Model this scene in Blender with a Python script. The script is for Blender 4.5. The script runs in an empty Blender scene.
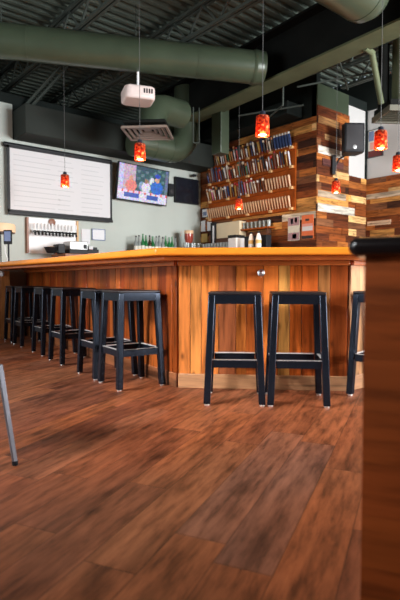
import bpy, math, random
from mathutils import Vector, Matrix
random.seed(7)
SC = bpy.context.scene
COL = SC.collection
R = math.radians

# ------------------------------------------------------------------ camera
FWD = Vector((0.6419, 0.7668, 0.0)); RGT = Vector((0.7668, -0.6419, 0.0))
cam_data = bpy.data.cameras.new('camera')
cam = bpy.data.objects.new('camera', cam_data); COL.objects.link(cam)
cam.location = (0, 0, 0.84)
_p = math.atan(20 / 502)
cam.rotation_euler = (FWD * math.cos(_p) - Vector((0, 0, 1)) * math.sin(_p)).to_track_quat('-Z', 'Y').to_euler()
cam_data.sensor_fit = 'VERTICAL'; cam_data.sensor_height = 36.0; cam_data.lens = 502 / 600 * 36.0
cam_data.clip_start = 0.05
cam_data.dof.use_dof = True; cam_data.dof.focus_distance = 4.2; cam_data.dof.aperture_fstop = 2.8
SC.camera = cam

# ------------------------------------------------------------------ view, world, daylight
SC.view_settings.view_transform = 'Standard'; SC.view_settings.look = 'None'
SC.view_settings.gamma = 1.0; SC.view_settings.use_curve_mapping = False
SC.view_settings.exposure = 0.25
W = bpy.data.worlds.new('daylight'); SC.world = W; W.use_nodes = True
W.node_tree.nodes['Background'].inputs[0].default_value = (0.75, 0.88, 1.0, 1)
W.node_tree.nodes['Background'].inputs[1].default_value = 0.6

def area(name, loc, direction, sx, sy, power, color):
    d = bpy.data.lights.new(name, 'AREA'); d.shape = 'RECTANGLE'; d.size = sx; d.size_y = sy
    d.energy = power; d.color = color
    o = bpy.data.objects.new(name, d); COL.objects.link(o); o.location = loc
    o.rotation_euler = Vector(direction).to_track_quat('-Z', 'Y').to_euler()
    return o
DAY = (0.93, 0.97, 1.0)
area('daylight_front_window', (5.65, -3.85, 1.95), (-0.12, 1, -0.02), 3.7, 2.6, 1250, DAY)
area('daylight_side_window', (7.62, -1.7, 1.85), (-1, 0.25, -0.02), 3.0, 2.3, 150, DAY)
area('daylight_left_window', (-3.85, 4.6, 1.9), (1.0, 0.0, -0.04), 4.6, 2.3, 70, DAY).data.spread = R(90)
area('floor_fill_high_left', (-3.85, 3.2, 3.4), (5.95, -0.1, -3.4), 4.0, 1.2, 60, DAY).data.spread = R(32)  # added fill lamp aimed at the floor before the bar; no known window

# ------------------------------------------------------------------ materials
class NT:
    def __init__(s, name):
        s.m = bpy.data.materials.new(name); s.m.use_nodes = True
        s.t = s.m.node_tree; s.b = s.t.nodes['Principled BSDF']
    def n(s, kind, **kw):
        x = s.t.nodes.new(kind)
        for k, v in kw.items(): setattr(x, k, v)
        return x
    def l(s, a, b): s.t.links.new(a, b)
    def put(s, sock, v):
        if hasattr(v, 'is_output'): s.l(v, sock)
        else: sock.default_value = v
    def math(s, op, a, b=None, c=None):
        x = s.n('ShaderNodeMath', operation=op)
        s.put(x.inputs[0], a)
        if b is not None: s.put(x.inputs[1], b)
        if c is not None: s.put(x.inputs[2], c)
        return x.outputs[0]
    def dot(s, v, d):
        x = s.n('ShaderNodeVectorMath', operation='DOT_PRODUCT'); s.l(v, x.inputs[0]); x.inputs[1].default_value = d
        return x.outputs['Value']
    def comb(s, a, b, c=0.0):
        x = s.n('ShaderNodeCombineXYZ')
        for i, v in enumerate((a, b, c)): s.put(x.inputs[i], v)
        return x.outputs[0]
    def noise(s, vec, scale, detail=3, rough=0.55):
        x = s.n('ShaderNodeTexNoise'); s.l(vec, x.inputs['Vector'])
        x.inputs['Scale'].default_value = scale; x.inputs['Detail'].default_value = detail; x.inputs['Roughness'].default_value = rough
        return x.outputs['Fac']
    def ramp(s, fac, stops, interp='LINEAR'):
        x = s.n('ShaderNodeValToRGB'); s.l(fac, x.inputs[0]); e = x.color_ramp.elements
        x.color_ramp.interpolation = interp
        while len(e) < len(stops): e.new(0.5)
        for i, (p, c) in enumerate(stops):
            e[i].position = p; e[i].color = (c[0], c[1], c[2], 1) if hasattr(c, '__len__') else (c, c, c, 1)
        return x.outputs[0]
    def mix(s, mode, fac, a, b):
        x = s.n('ShaderNodeMix', data_type='RGBA', blend_type=mode)
        s.put(x.inputs[0], fac)
        s.put(x.inputs[6], a if hasattr(a, 'is_output') else (*a, 1) if len(a) == 3 else a)
        s.put(x.inputs[7], b if hasattr(b, 'is_output') else (*b, 1) if len(b) == 3 else b)
        return x.outputs[2]
    def bump(s, h, strength=0.3, dist=0.005):
        x = s.n('ShaderNodeBump'); s.l(h, x.inputs['Height']); x.inputs['Strength'].default_value = strength; x.inputs['Distance'].default_value = dist
        s.l(x.outputs[0], s.b.inputs['Normal'])

def mat(name, c, rough=0.5, metal=0.0, var=0.12, scale=6.0, emit=None, es=0.0, spec=0.5, coat=0.0):
    t = NT(name)
    pos = t.n('ShaderNodeTexCoord').outputs['Object']
    f = t.noise(pos, scale)
    col = t.ramp(f, [(0.25, [x * (1 - var) for x in c]), (0.75, [min(1, x * (1 + var)) for x in c])])
    t.l(col, t.b.inputs['Base Color'])
    t.b.inputs['Roughness'].default_value = rough; t.b.inputs['Metallic'].default_value = metal
    t.b.inputs['Specular IOR Level'].default_value = spec; t.b.inputs['Coat Weight'].default_value = coat
    if emit:
        t.b.inputs['Emission Color'].default_value = (*emit, 1); t.b.inputs['Emission Strength'].default_value = es
    return t.m

def board_mat(name, stretch, rough=0.45, coat=0.0, grain=0.5, spec=0.5):
    """Wood whose boards each carry a set colour; grain runs along the short axis of 'stretch'."""
    t = NT(name)
    at = t.n('ShaderNodeAttribute', attribute_name='col')
    pos = t.n('ShaderNodeTexCoord').outputs['Object']
    mp = t.n('ShaderNodeMapping'); t.l(pos, mp.inputs[0]); mp.inputs['Scale'].default_value = stretch
    off = t.n('ShaderNodeVectorMath', operation='MULTIPLY_ADD')
    t.l(at.outputs['Color'], off.inputs[0]); off.inputs[1].default_value = (37, 53, 71); t.l(mp.outputs[0], off.inputs[2])
    g = t.noise(off.outputs[0], 1.0, 4, 0.6)
    g2 = t.noise(off.outputs[0], 0.23, 2, 0.5)
    c = t.mix('MULTIPLY', grain, at.outputs['Color'], t.ramp(g, [(0.32, 0.25), (0.52, 1.0), (0.72, 1.3)]))
    c = t.mix('MULTIPLY', grain * 0.9, c, t.ramp(g2, [(0.32, 0.4), (0.55, 1.05)]))
    kn = t.n('ShaderNodeTexVoronoi'); km = t.n('ShaderNodeMapping'); t.l(pos, km.inputs[0])
    km.inputs['Scale'].default_value = [9 if q > 10 else 4.5 for q in stretch]; t.l(km.outputs[0], kn.inputs['Vector']); kn.inputs['Scale'].default_value = 1.0
    c = t.mix('MULTIPLY', 0.75, c, t.ramp(kn.outputs['Distance'], [(0.05, 0.12), (0.12, 0.6), (0.2, 1.0)]))
    t.l(c, t.b.inputs['Base Color'])
    t.b.inputs['Roughness'].default_value = rough; t.b.inputs['Coat Weight'].default_value = coat
    t.b.inputs['Coat Roughness'].default_value = 0.2; t.b.inputs['Specular IOR Level'].default_value = spec
    t.bump(g, 0.25, 0.003)
    return t.m

def floor_mat():
    t = NT('dark_plank_floor')
    pos = t.n('ShaderNodeNewGeometry').outputs['Position']
    u = t.dot(pos, (0.892, 0.452, 0)); v = t.dot(pos, (-0.452, 0.892, 0))
    wv = t.math('DIVIDE', v, 0.18); row = t.math('FLOOR', wv)
    wn = t.n('ShaderNodeTexWhiteNoise', noise_dimensions='1D'); t.l(row, wn.inputs['W'])
    uu = t.math('ADD', t.math('DIVIDE', u, 1.22), wn.outputs['Value']); cell = t.math('FLOOR', uu)
    w2 = t.n('ShaderNodeTexWhiteNoise', noise_dimensions='2D'); t.l(t.comb(row, cell), w2.inputs['Vector'])
    rnd = w2.outputs['Value']
    r2 = t.math('MULTIPLY', rnd, 43.0)
    base = t.ramp(rnd, [(0.0, (0.20, 0.056, 0.025)), (0.4, (0.275, 0.076, 0.029)), (0.75, (0.34, 0.095, 0.033)), (1.0, (0.25, 0.090, 0.048))])
    gv = t.comb(t.math('MULTIPLY', u, 5.0), t.math('MULTIPLY', v, 30.0), r2)
    g = t.noise(gv, 1.0, 5, 0.65)
    pv = t.comb(t.math('MULTIPLY', u, 2.6), t.math('MULTIPLY', v, 7.0), r2)
    p = t.noise(pv, 1.0, 4, 0.6)
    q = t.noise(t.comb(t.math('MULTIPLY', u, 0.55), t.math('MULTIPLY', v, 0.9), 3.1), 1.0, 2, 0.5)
    kv = t.n('ShaderNodeTexVoronoi'); t.l(t.comb(t.math('MULTIPLY', u, 1.1), t.math('MULTIPLY', v, 4.2), r2), kv.inputs['Vector']); kv.inputs['Scale'].default_value = 1.0
    c = t.mix('MULTIPLY', 0.75, base, t.ramp(g, [(0.32, 0.30), (0.5, 1.0), (0.68, 1.45)]))
    c = t.mix('MULTIPLY', 0.9, c, t.ramp(p, [(0.28, 0.32), (0.42, 0.85), (0.56, 1.03), (0.8, 1.18)]))
    c = t.mix('MULTIPLY', 0.28, c, t.ramp(kv.outputs['Distance'], [(0.06, 0.15), (0.20, 0.8), (0.3, 1.0)]))
    st = t.noise(t.comb(t.math('MULTIPLY', u, 0.8), t.math('MULTIPLY', v, 13.0), r2), 1.0, 3, 0.6)
    c = t.mix('MULTIPLY', 0.8, c, t.ramp(st, [(0.30, 0.5), (0.45, 0.95), (0.7, 1.2)]))
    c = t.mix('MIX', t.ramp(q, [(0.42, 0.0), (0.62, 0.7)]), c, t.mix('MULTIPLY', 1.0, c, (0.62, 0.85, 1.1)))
    fv = t.math('FRACT', wv); fu = t.math('FRACT', uu)
    ev = t.math('MINIMUM', fv, t.math('SUBTRACT', 1.0, fv)); eu = t.math('MULTIPLY', t.math('MINIMUM', fu, t.math('SUBTRACT', 1.0, fu)), 6.7)
    seam = t.ramp(t.math('MINIMUM', ev, eu), [(0.0, 0.25), (0.018, 1.0)])
    c = t.mix('MULTIPLY', 0.8, c, seam)
    t.l(c, t.b.inputs['Base Color'])
    t.l(t.ramp(g, [(0.3, 0.48), (0.7, 0.36)]), t.b.inputs['Roughness'])
    t.b.inputs['Specular IOR Level'].default_value = 0.16
    t.bump(t.math('MULTIPLY', seam, t.math('ADD', t.math('MULTIPLY', g, 0.3), 0.7)), 0.25, 0.003)
    return t.m

def amber_glass_mat():
    """Mottled red and orange mosaic glass lit by the bulb inside."""
    t = NT('mosaic_lamp_glass')
    pos = t.n('ShaderNodeTexCoord').outputs['Object']
    vo = t.n('ShaderNodeTexVoronoi'); t.l(pos, vo.inputs['Vector']); vo.inputs['Scale'].default_value = 60
    sep = t.n('ShaderNodeSeparateColor'); t.l(vo.outputs['Color'], sep.inputs[0])
    c = t.ramp(sep.outputs[0], [(0.0, (0.32, 0.045, 0.03)), (0.4, (0.56, 0.085, 0.035)), (0.75, (0.85, 0.22, 0.07)), (1.0, (0.95, 0.55, 0.32))])
    t.l(c, t.b.inputs['Base Color']); t.b.inputs['Roughness'].default_value = 0.12
    tr = t.n('ShaderNodeBsdfTranslucent'); t.l(c, tr.inputs['Color'])
    tp = t.n('ShaderNodeBsdfTransparent'); t.l(c, tp.inputs['Color'])
    m1 = t.n('ShaderNodeMixShader'); m1.inputs[0].default_value = 0.35; t.l(tr.outputs[0], m1.inputs[1]); t.l(tp.outputs[0], m1.inputs[2])
    m2 = t.n('ShaderNodeMixShader'); m2.inputs[0].default_value = 0.72; t.l(t.b.outputs[0], m2.inputs[1]); t.l(m1.outputs[0], m2.inputs[2])
    t.l(m2.outputs[0], t.t.nodes['Material Output'].inputs['Surface'])
    return t.m

M = {}
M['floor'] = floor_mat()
M['stool'] = mat('gunmetal_blue_steel', (0.018, 0.023, 0.034), 0.27, 0.7, 0.2, 9, spec=0.38)
M['rail_top'] = mat('pale_steel_rail_top', (0.80, 0.76, 0.73), 0.35, 0.5, 0.15, 30)  # paler steel on the top flange of each foot rail
M['stool_seat'] = mat('dark_stool_seat', (0.028, 0.022, 0.022), 0.38, 0.3, 0.3, 14)
M['chrome'] = mat('bright_steel', (0.78, 0.77, 0.76), 0.35, 1.0, 0.06, 20)
M['grey_metal'] = mat('worn_grey_steel', (0.20, 0.20, 0.225), 0.4, 0.7, 0.15, 12)
M['counter'] = mat('varnished_orange_counter', (0.82, 0.25, 0.022), 0.24, 0, 0.15, 3, spec=0.35)
M['lip'] = mat('varnished_counter_moulding', (0.56, 0.145, 0.035), 0.24, 0, 0.2, 5, spec=0.5)
M['front_v'] = board_mat('varnished_upright_boards', (26, 26, 2.2), 0.30, 0.0, 0.78, spec=0.22)
M['front_h'] = board_mat('skirting_boards', (2.5, 26, 26), 0.45, 0.05, 0.8)
M['reclaimed'] = board_mat('reclaimed_wall_planks', (4, 4, 40), 0.6, 0.0, 0.85, spec=0.2)
M['tapboard'] = mat('orange_stained_board', (0.34, 0.072, 0.008), 0.55, 0, 0.3, 5, spec=0.12)
M['bracket'] = mat('pale_wood_block', (0.62, 0.36, 0.15), 0.45, 0, 0.15, 20)
M['barewood'] = mat('bare_pale_wood', (0.72, 0.46, 0.27), 0.5, 0, 0.15, 30)
M['white_wall'] = mat('pale_grey_wall_paint', (0.47, 0.51, 0.465), 0.7, 0, 0.06, 1.3)
M['white_wall_r'] = mat('pale_warm_wall_paint', (0.56, 0.55, 0.53), 0.7, 0, 0.06, 1.3)
M['dark_wall'] = mat('dark_green_grey_paint', (0.012, 0.016, 0.0145), 0.7, 0, 0.25, 1.5, spec=0.08)
M['deck'] = mat('dark_green_steel_deck', (0.12, 0.148, 0.122), 0.6, 0.0, 0.25, 2.0, spec=0.1)
M['beam'] = mat('olive_painted_steel', (0.095, 0.112, 0.062), 0.55, 0, 0.25, 2.5, spec=0.15)
M['beam_web'] = mat('shade_dark_steel', (0.010, 0.011, 0.010), 0.7, 0, 0.25, 2.5, spec=0.05)  # beam web: the shade of its recess is put into this dark colour
M['duct'] = mat('sage_green_duct_paint', (0.052, 0.070, 0.043), 0.30, 0.1, 0.18, 2.2, spec=0.6)
M['duct_dark'] = mat('dull_dark_duct_paint', (0.026, 0.030, 0.026), 0.6, 0.0, 0.2, 2.2, spec=0.08)
M['strut'] = mat('grey_green_strut_paint', (0.060, 0.072, 0.062), 0.6, 0.0, 0.15, 8, spec=0.15)
M['cord'] = mat('grey_lamp_cord', (0.09, 0.09, 0.088), 0.5, 0, 0.1, 8)
M['socket'] = mat('dark_blued_socket', (0.05, 0.06, 0.09), 0.35, 0.6, 0.1, 8)
M['glass'] = amber_glass_mat()
M['bulb'] = mat('glowing_bulb', (1, 0.8, 0.6), 0.4, 0, 0.02, 5, (1.0, 0.72, 0.45), 9.0)
M['black'] = mat('black_plastic', (0.010, 0.011, 0.013), 0.5, 0, 0.2, 10, spec=0.25)
M['black_gloss'] = mat('black_screen_glass', (0.010, 0.012, 0.018), 0.16, 0, 0.1, 10)
M['screen'] = mat('projected_white_page', (0.62, 0.61, 0.62), 0.75, 0, 0.015, 1.0, (1, 0.985, 1.0), 0.05)
M['screen_line'] = mat('projected_grey_line', (0.51, 0.51, 0.52), 0.75, 0, 0.03, 4.0, (1, 1, 1), 0.03)
M['projector'] = mat('pinkish_white_plastic', (0.72, 0.60, 0.56), 0.4, 0, 0.06, 5)
M['white'] = mat('white_plastic', (0.86, 0.86, 0.86), 0.45, 0, 0.04, 8)
M['paper'] = mat('white_paper', (0.74, 0.74, 0.76), 0.7, 0, 0.04, 12)
M['cream'] = mat('cream_panel', (0.80, 0.68, 0.46), 0.5, 0, 0.05, 3)
M['frame_black'] = mat('black_picture_frame', (0.03, 0.035, 0.04), 0.4, 0, 0.1, 8)
M['green_glass'] = mat('green_bottle_glass', (0.02, 0.17, 0.05), 0.12, 0, 0.2, 8)
M['clear_glass'] = mat('pale_bottle_glass', (0.26, 0.29, 0.28), 0.10, 0, 0.1, 8)
M['dark_glass'] = mat('dark_bottle_glass', (0.05, 0.03, 0.02), 0.12, 0, 0.2, 8)
M['label'] = mat('bottle_paper_label', (0.70, 0.68, 0.58), 0.6, 0, 0.1, 20)
M['amber'] = mat('reddish_amber_glass', (0.33, 0.05, 0.03), 0.15, 0, 0.3, 14)
M['steel'] = mat('brushed_steel', (0.45, 0.45, 0.44), 0.35, 0.8, 0.1, 6)
M['shade'] = mat('warm_tan_lamp_shade', (0.80, 0.56, 0.36), 0.6, 0, 0.1, 6, (1.0, 0.62, 0.36), 0.12)
M['dark_wood'] = mat('dark_brown_wood', (0.09, 0.035, 0.016), 0.5, 0, 0.3, 9)
M['mid_wood'] = mat('reddish_brown_wood', (0.22, 0.075, 0.03), 0.45, 0, 0.25, 9)
M['fg_wood'] = board_mat('foreground_partition_boards', (3, 30, 30), 0.5, 0.0, 0.55, spec=0.2)
M['fg_cap'] = mat('dark_glossy_cap', (0.014, 0.010, 0.010), 0.22, 0, 0.2, 6, coat=0.3)
M['orange_print'] = mat('orange_print', (0.80, 0.17, 0.05), 0.6, 0, 0.05, 12)
M['pink_print'] = mat('pink_print', (0.80, 0.34, 0.28), 0.6, 0, 0.05, 12)
M['dark_print'] = mat('dark_print', (0.016, 0.014, 0.016), 0.6, 0, 0.1, 12)
M['red_print'] = mat('dark_red_print', (0.14, 0.018, 0.016), 0.6, 0, 0.15, 12)
M['blue_print'] = mat('grey_blue_print', (0.16, 0.21, 0.36), 0.6, 0, 0.2, 12)
M['yellow_print'] = mat('yellow_print', (0.75, 0.50, 0.16), 0.6, 0, 0.1, 12)
M['mauve_print'] = mat('mauve_print', (0.42, 0.25, 0.28), 0.6, 0, 0.15, 16)
M['louvre'] = mat('dark_olive_louvre', (0.11, 0.105, 0.075), 0.5, 0.1, 0.15, 6)
M['brown_grille'] = mat('brown_diffuser_paint', (0.24, 0.18, 0.145), 0.5, 0.1, 0.15, 6)
def tv_mat():
    t = NT('television_picture')
    at = t.n('ShaderNodeAttribute', attribute_name='col')
    pos = t.n('ShaderNodeTexCoord').outputs['Object']
    c = t.mix('MULTIPLY', 0.5, at.outputs['Color'], t.ramp(t.noise(pos, 30), [(0.3, 0.6), (0.7, 1.2)]))
    t.b.inputs['Base Color'].default_value = (0.02, 0.02, 0.02, 1); t.b.inputs['Roughness'].default_value = 0.2
    t.l(c, t.b.inputs['Emission Color']); t.b.inputs['Emission Strength'].default_value = 0.8
    return t.m
M['tv'] = tv_mat()

# ------------------------------------------------------------------ mesh builder
class MB:
    def __init__(s): s.v = []; s.f = []; s.mi = []; s.c = []
    def add(s, vs, fs, mi=0, col=None):
        k = len(s.v); s.v += [tuple(x) for x in vs]
        for f in fs: s.f.append([i + k for i in f]); s.mi.append(mi); s.c.append(col)
        return s
    def hexa(s, p, mi=0, col=None):      # 8 corners: bottom 0-3 counter-clockwise, top 4-7
        return s.add(p, [(3, 2, 1, 0), (4, 5, 6, 7), (0, 1, 5, 4), (1, 2, 6, 5), (2, 3, 7, 6), (3, 0, 4, 7)], mi, col)
    def box(s, x0, x1, y0, y1, z0, z1, mi=0, col=None):
        return s.hexa([(x0, y0, z0), (x1, y0, z0), (x1, y1, z0), (x0, y1, z0), (x0, y0, z1), (x1, y0, z1), (x1, y1, z1), (x0, y1, z1)], mi, col)
    def bar(s, a, b, w, h, up=(0, 0, 1), w2=None, h2=None, mi=0, col=None):
        a = Vector(a); b = Vector(b); d = (b - a).normalized(); up = Vector(up)
        x = d.cross(up)
        if x.length < 1e-4: x = d.cross(Vector((1, 0, 0)))
        x.normalize(); y = x.cross(d).normalized()
        w2 = w if w2 is None else w2; h2 = h if h2 is None else h2
        P = []
        for c, ww, hh in ((a, w, h), (b, w2, h2)):
            P += [c - x * ww / 2 - y * hh / 2, c + x * ww / 2 - y * hh / 2, c + x * ww / 2 + y * hh / 2, c - x * ww / 2 + y * hh / 2]
        return s.add(P, [(0, 1, 2, 3), (7, 6, 5, 4), (4, 5, 1, 0), (5, 6, 2, 1), (6, 7, 3, 2), (7, 4, 0, 3)], mi, col)
    def tube(s, pts, r, n=8, mi=0, cap=True, col=None):
        pts = [Vector(p) for p in pts]; rs = r if isinstance(r, (list, tuple)) else [r] * len(pts)
        vs = []; ref = Vector((0.13, 0.31, 0.94))
        prev = None
        for i, p in enumerate(pts):
            d = (pts[min(i + 1, len(pts) - 1)] - pts[max(i - 1, 0)]).normalized()
            if prev is None:
                x = d.cross(ref); x = x.normalized() if x.length > 1e-3 else d.orthogonal().normalized()
            else:
                x = (prev - d * prev.dot(d)).normalized()
            prev = x; y = d.cross(x)
            for k in range(n):
                a = 2 * math.pi * k / n; vs.append(p + (x * math.cos(a) + y * math.sin(a)) * rs[i])
        fs = []
        for i in range(len(pts) - 1):
            for k in range(n):
                fs.append((i * n + k, i * n + (k + 1) % n, (i + 1) * n + (k + 1) % n, (i + 1) * n + k))
        if cap:
            fs.append(tuple(reversed(range(n)))); fs.append(tuple((len(pts) - 1) * n + k for k in range(n)))
        return s.add(vs, fs, mi, col)
    def lathe(s, prof, c=(0, 0, 0), n=16, mi=0, M4=None, cap=True):
        vs = []
        for (r, z) in prof:
            for k in range(n):
                a = 2 * math.pi * k / n; p = Vector((r * math.cos(a), r * math.sin(a), z))
                if M4: p = M4 @ p
                vs.append(p + Vector(c))
        fs = []
        for i in range(len(prof) - 1):
            for k in range(n):
                fs.append((i * n + k, i * n + (k + 1) % n, (i + 1) * n + (k + 1) % n, (i + 1) * n + k))
        if cap:
            fs.append(tuple(reversed(range(n)))); fs.append(tuple((len(prof) - 1) * n + k for k in range(n)))
        return s.add(vs, fs, mi)
    def prism(s, poly, z0, z1, mi=0, col=None):
        n = len(poly)
        vs = [(x, y, z0) for x, y in poly] + [(x, y, z1) for x, y in poly]
        fs = [tuple(reversed(range(n))), tuple(range(n, 2 * n))] + [(i, (i + 1) % n, n + (i + 1) % n, n + i) for i in range(n)]
        return s.add(vs, fs, mi, col)
    def ball(s, c, r, n=10, mi=0, sq=(1, 1, 1)):
        prof = [(max(1e-4, r * math.sin(math.pi * i / n)), -r * math.cos(math.pi * i / n)) for i in range(n + 1)]
        return s.lathe(prof, c, n + 4, mi, Matrix.Diagonal((*sq, 1)))
    def build(s, name, mats, parent=None, bevel=0.0, smooth=True, loc=None, rz=0.0, seg=2):
        me = bpy.data.meshes.new(name); me.from_pydata(s.v, [], s.f)
        mats = mats if isinstance(mats, (list, tuple)) else [mats]
        for m in mats: me.materials.append(m)
        me.polygons.foreach_set('material_index', s.mi)
        if any(c is not None for c in s.c):
            ca = me.color_attributes.new('col', 'FLOAT_COLOR', 'CORNER')
            for p, c in zip(me.polygons, s.c):
                for li in p.loop_indices: ca.data[li].color = (*(c or (0.3, 0.3, 0.3)), 1)
        me.update()
        if smooth:
            me.polygons.foreach_set('use_smooth', [True] * len(me.polygons)); me.set_sharp_from_angle(angle=R(38))
        o = bpy.data.objects.new(name, me); COL.objects.link(o)
        if parent: o.parent = parent
        if loc: o.location = loc
        o.rotation_euler.z = rz
        if bevel:
            b = o.modifiers.new('bevel', 'BEVEL'); b.width = bevel; b.segments = seg; b.limit_method = 'ANGLE'; b.angle_limit = R(40)
        return o

def tag(o, label=None, cat=None, group=None, kind=None):
    if label: o['label'] = label
    if cat: o['category'] = cat
    if group: o['group'] = group
    if kind: o['kind'] = kind
    return o
def thing(name, label, cat, loc=(0, 0, 0), rz=0.0, group=None):
    o = bpy.data.objects.new(name, None); COL.objects.link(o); o.location = loc; o.rotation_euler.z = rz
    o.empty_display_size = 0.1
    return tag(o, label, cat, group)
def struct(name, mb, m, **kw): return tag(mb.build(name, m, **kw), kind='structure')
def copy_tree(o, parent=None):
    c = o.copy(); COL.objects.link(c)
    if parent: c.parent = parent
    for ch in list(o.children): copy_tree(ch, c)
    return c
ORD = ['first', 'second', 'third', 'fourth', 'fifth', 'sixth', 'seventh', 'eighth', 'ninth', 'tenth', 'eleventh', 'twelfth', 'thirteenth',
       'fourteenth', 'fifteenth', 'sixteenth', 'seventeenth', 'eighteenth', 'nineteenth', 'twentieth', 'twenty-first', 'twenty-second', 'twenty-third',
       'twenty-fourth', 'twenty-fifth', 'twenty-sixth', 'twenty-seventh', 'twenty-eighth', 'twenty-ninth', 'thirtieth', 'thirty-first', 'thirty-second',
       'thirty-third', 'thirty-fourth', 'thirty-fifth', 'thirty-sixth', 'thirty-seventh', 'thirty-eighth']

# ------------------------------------------------------------------ room shell
YB, XT, YR, XR, CEIL = 7.6, 6.39, 4.83, 7.755, 4.30
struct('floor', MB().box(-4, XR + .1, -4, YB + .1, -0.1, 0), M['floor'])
# corrugated steel roof deck, ribs along x
mb = MB(); y = -4.0; pr = []
while y < 12.1:
    pr += [(y, CEIL), (y + 0.055, CEIL), (y + 0.065, CEIL + 0.055), (y + 0.155, CEIL + 0.055)]; y += 0.16
n = len(pr)
mb.add([(-4, a, b) for a, b in pr] + [(XR + .1, a, b) for a, b in pr], [(i, n + i, n + i + 1, i + 1) for i in range(n - 1)])
mb.box(-4, XR + .1, -4, 12.1, CEIL + 0.18, CEIL + 0.25)
struct('ceiling', mb, M['deck'], smooth=False)
# back wall: pale paint below, dark paint above, with a pale strip running up at its left end
mb = MB(); mb.box(6.45, XR + .1, YB, YB + 0.12, 2.5, CEIL, 1); mb.box(-4, 6.45, 12.0, 12.1, 2.5, CEIL + .2, 1); mb.box(-4.1, -4, YB, 12.1, 2.5, CEIL + .2, 1); mb.box(6.45, 6.55, YB, 12.1, 2.5, CEIL + .2, 1); mb.box(-4, 6.45, YB, YB + 0.12, 0, 2.93, 0); mb.box(-4, 2.72, YB, YB + 0.12, 2.93, 3.45, 0); mb.box(2.72, 6.45, YB, YB + 0.12, 2.93, 3.6, 1); mb.box(-4, 2.72, YB, YB + 0.12, 3.45, 3.6, 1); mb.box(-4, 6.45, YB + .05, 12.0, 2.4, 2.5, 1)
struct('wall_back', mb, [M['white_wall'], M['dark_wall']])
struct('wall_left', MB().box(-4.1, -4, -1.3, YB, 0, CEIL), M['dark_wood'])
mb = MB(); mb.box(-4, 3.7, -1.3, -1.2, 0, CEIL); mb.box(3.6, 3.7, -4, -1.3, 0, CEIL); mb.box(3.6, XR, -4.1, -4, 0, CEIL)  # near stretch is unseen, added to keep window light off the near floor
struct('wall_front_blocker', mb, M['dark_wood'])

RECL = [((0.24, 0.060, 0.012), 5), ((0.11, 0.026, 0.007), 5), ((0.40, 0.125, 0.026), 4.5), ((0.62, 0.29, 0.075), 3.6), ((0.050, 0.016, 0.007), 3.5), ((0.70, 0.42, 0.17), 1.3), ((0.22, 0.085, 0.035), 2), ((0.72, 0.62, 0.48), 0.35)]
def pick(rnd): return rnd.choices([c for c, w in RECL], [w for c, w in RECL])[0]
def plank_wall(mb, axis, plane, a0, a1, z0, z1, sgn, seed, fixed=()):
    """Horizontal reclaimed planks on a wall face: 'axis' is the run, boards stick out by 'sgn' along the other axis."""
    rnd = random.Random(seed); h = 0.112; z = z0; r = 0
    while z < z1 - 0.01:
        zt = min(z + h, z1); a = a0 - rnd.uniform(0, 0.4)
        while a < a1:
            b = a + rnd.uniform(0.28, 0.95); lo, hi = max(a, a0), min(b, a1)
            if hi - lo > 0.01:
                c = pick(rnd); k = rnd.uniform(0.8, 1.25); c = tuple(min(0.85, x * k) for x in c)
                t = rnd.uniform(0.012, 0.022)
                p0, p1 = sorted((plane, plane + sgn * t))
                if axis == 'y': mb.box(p0, p1, lo + .001, hi - .001, z + .001, zt - .001, 0, c)
                else: mb.box(lo + .001, hi - .001, p0, p1, z + .001, zt - .001, 0, c)
            a = b
        z = zt
    for (f0, f1, fz, fh, c) in fixed:
        p0, p1 = sorted((plane, plane + sgn * 0.028))
        if axis == 'y': mb.box(p0, p1, f0, f1, fz, fz + fh, 0, c)
        else: mb.box(f0, f1, p0, p1, fz, fz + fh, 0, c)

DK = (0.036, 0.045, 0.041)
WHT = (0.70, 0.64, 0.54)
mb = MB(); mb.box(XT, XT + 0.1, YR + .02, YB, 0, CEIL, 1); plank_wall(mb, 'y', XT, YR, YB, 0.9, 3.36, -1, 11)
struct('wall_right', mb, [M['reclaimed'], M['dark_wall']])
# pillar end and wainscot on the return wall
mb = MB(); mb.box(XT, XR, YR, YR + 0.1, 0, 2.56, 2); mb.box(7.22, XR, YR + .03, YR + 0.1, 2.56, 3.72, 2); mb.box(XT, 7.22, YR, YR + 0.1, 2.56, 3.86, 3); mb.box(7.22, XR, YR, YR + 0.1, 3.72, 3.86, 1)
plank_wall(mb, 'x', YR, XT - 0.02, 7.22, 0.9, 3.52, -1, 23,
           fixed=[(XT, 7.38, 1.905, .125, WHT), (XT, 7.13, 2.13, .10, (0.52, 0.40, 0.28)), (XT, 7.05, 2.79, .12, WHT), (6.55, 7.08, 3.02, .09, (0.5, 0.28, 0.12)), (6.5, 7.05, 2.62, .11, (0.10, 0.035, 0.03)), (XT, 6.9, 3.25, .11, (0.45, 0.22, 0.08))])
plank_wall(mb, 'x', YR, 7.22, XR, 0.9, 2.56, -1, 29)
struct('wall_return', mb, [M['reclaimed'], M['dark_wall'], M['white_wall_r'], M['duct']])
mb = MB(); mb.box(XR, XR + .1, -4, YR, 0, 2.56, 2); mb.box(XR + .03, XR + .1, -4, YR + .1, 2.56, 3.72, 2); mb.box(XR, XR + .1, -4, YR, 3.72, CEIL, 1); mb.box(XR, XR + .1, YR, YB, 2.5, CEIL, 1)
plank_wall(mb, 'y', XR, 1.2, YR - .02, 0.9, 2.56, -1, 31, fixed=[(3.6, 4.8, 2.21, .085, (0.62, 0.5, 0.36)), (4.35, 4.78, 1.76, .075, (0.6, 0.42, 0.28))])
struct('wall_right_near', mb, [M['reclaimed'], M['dark_wall'], M['white_wall_r']])
struct('trim_1', MB().box(2.73, XT - .03, 7.12, YB, 2.93, 3.35), M['duct_dark'], bevel=0.01)       # bulkhead over the pale wall
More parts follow.
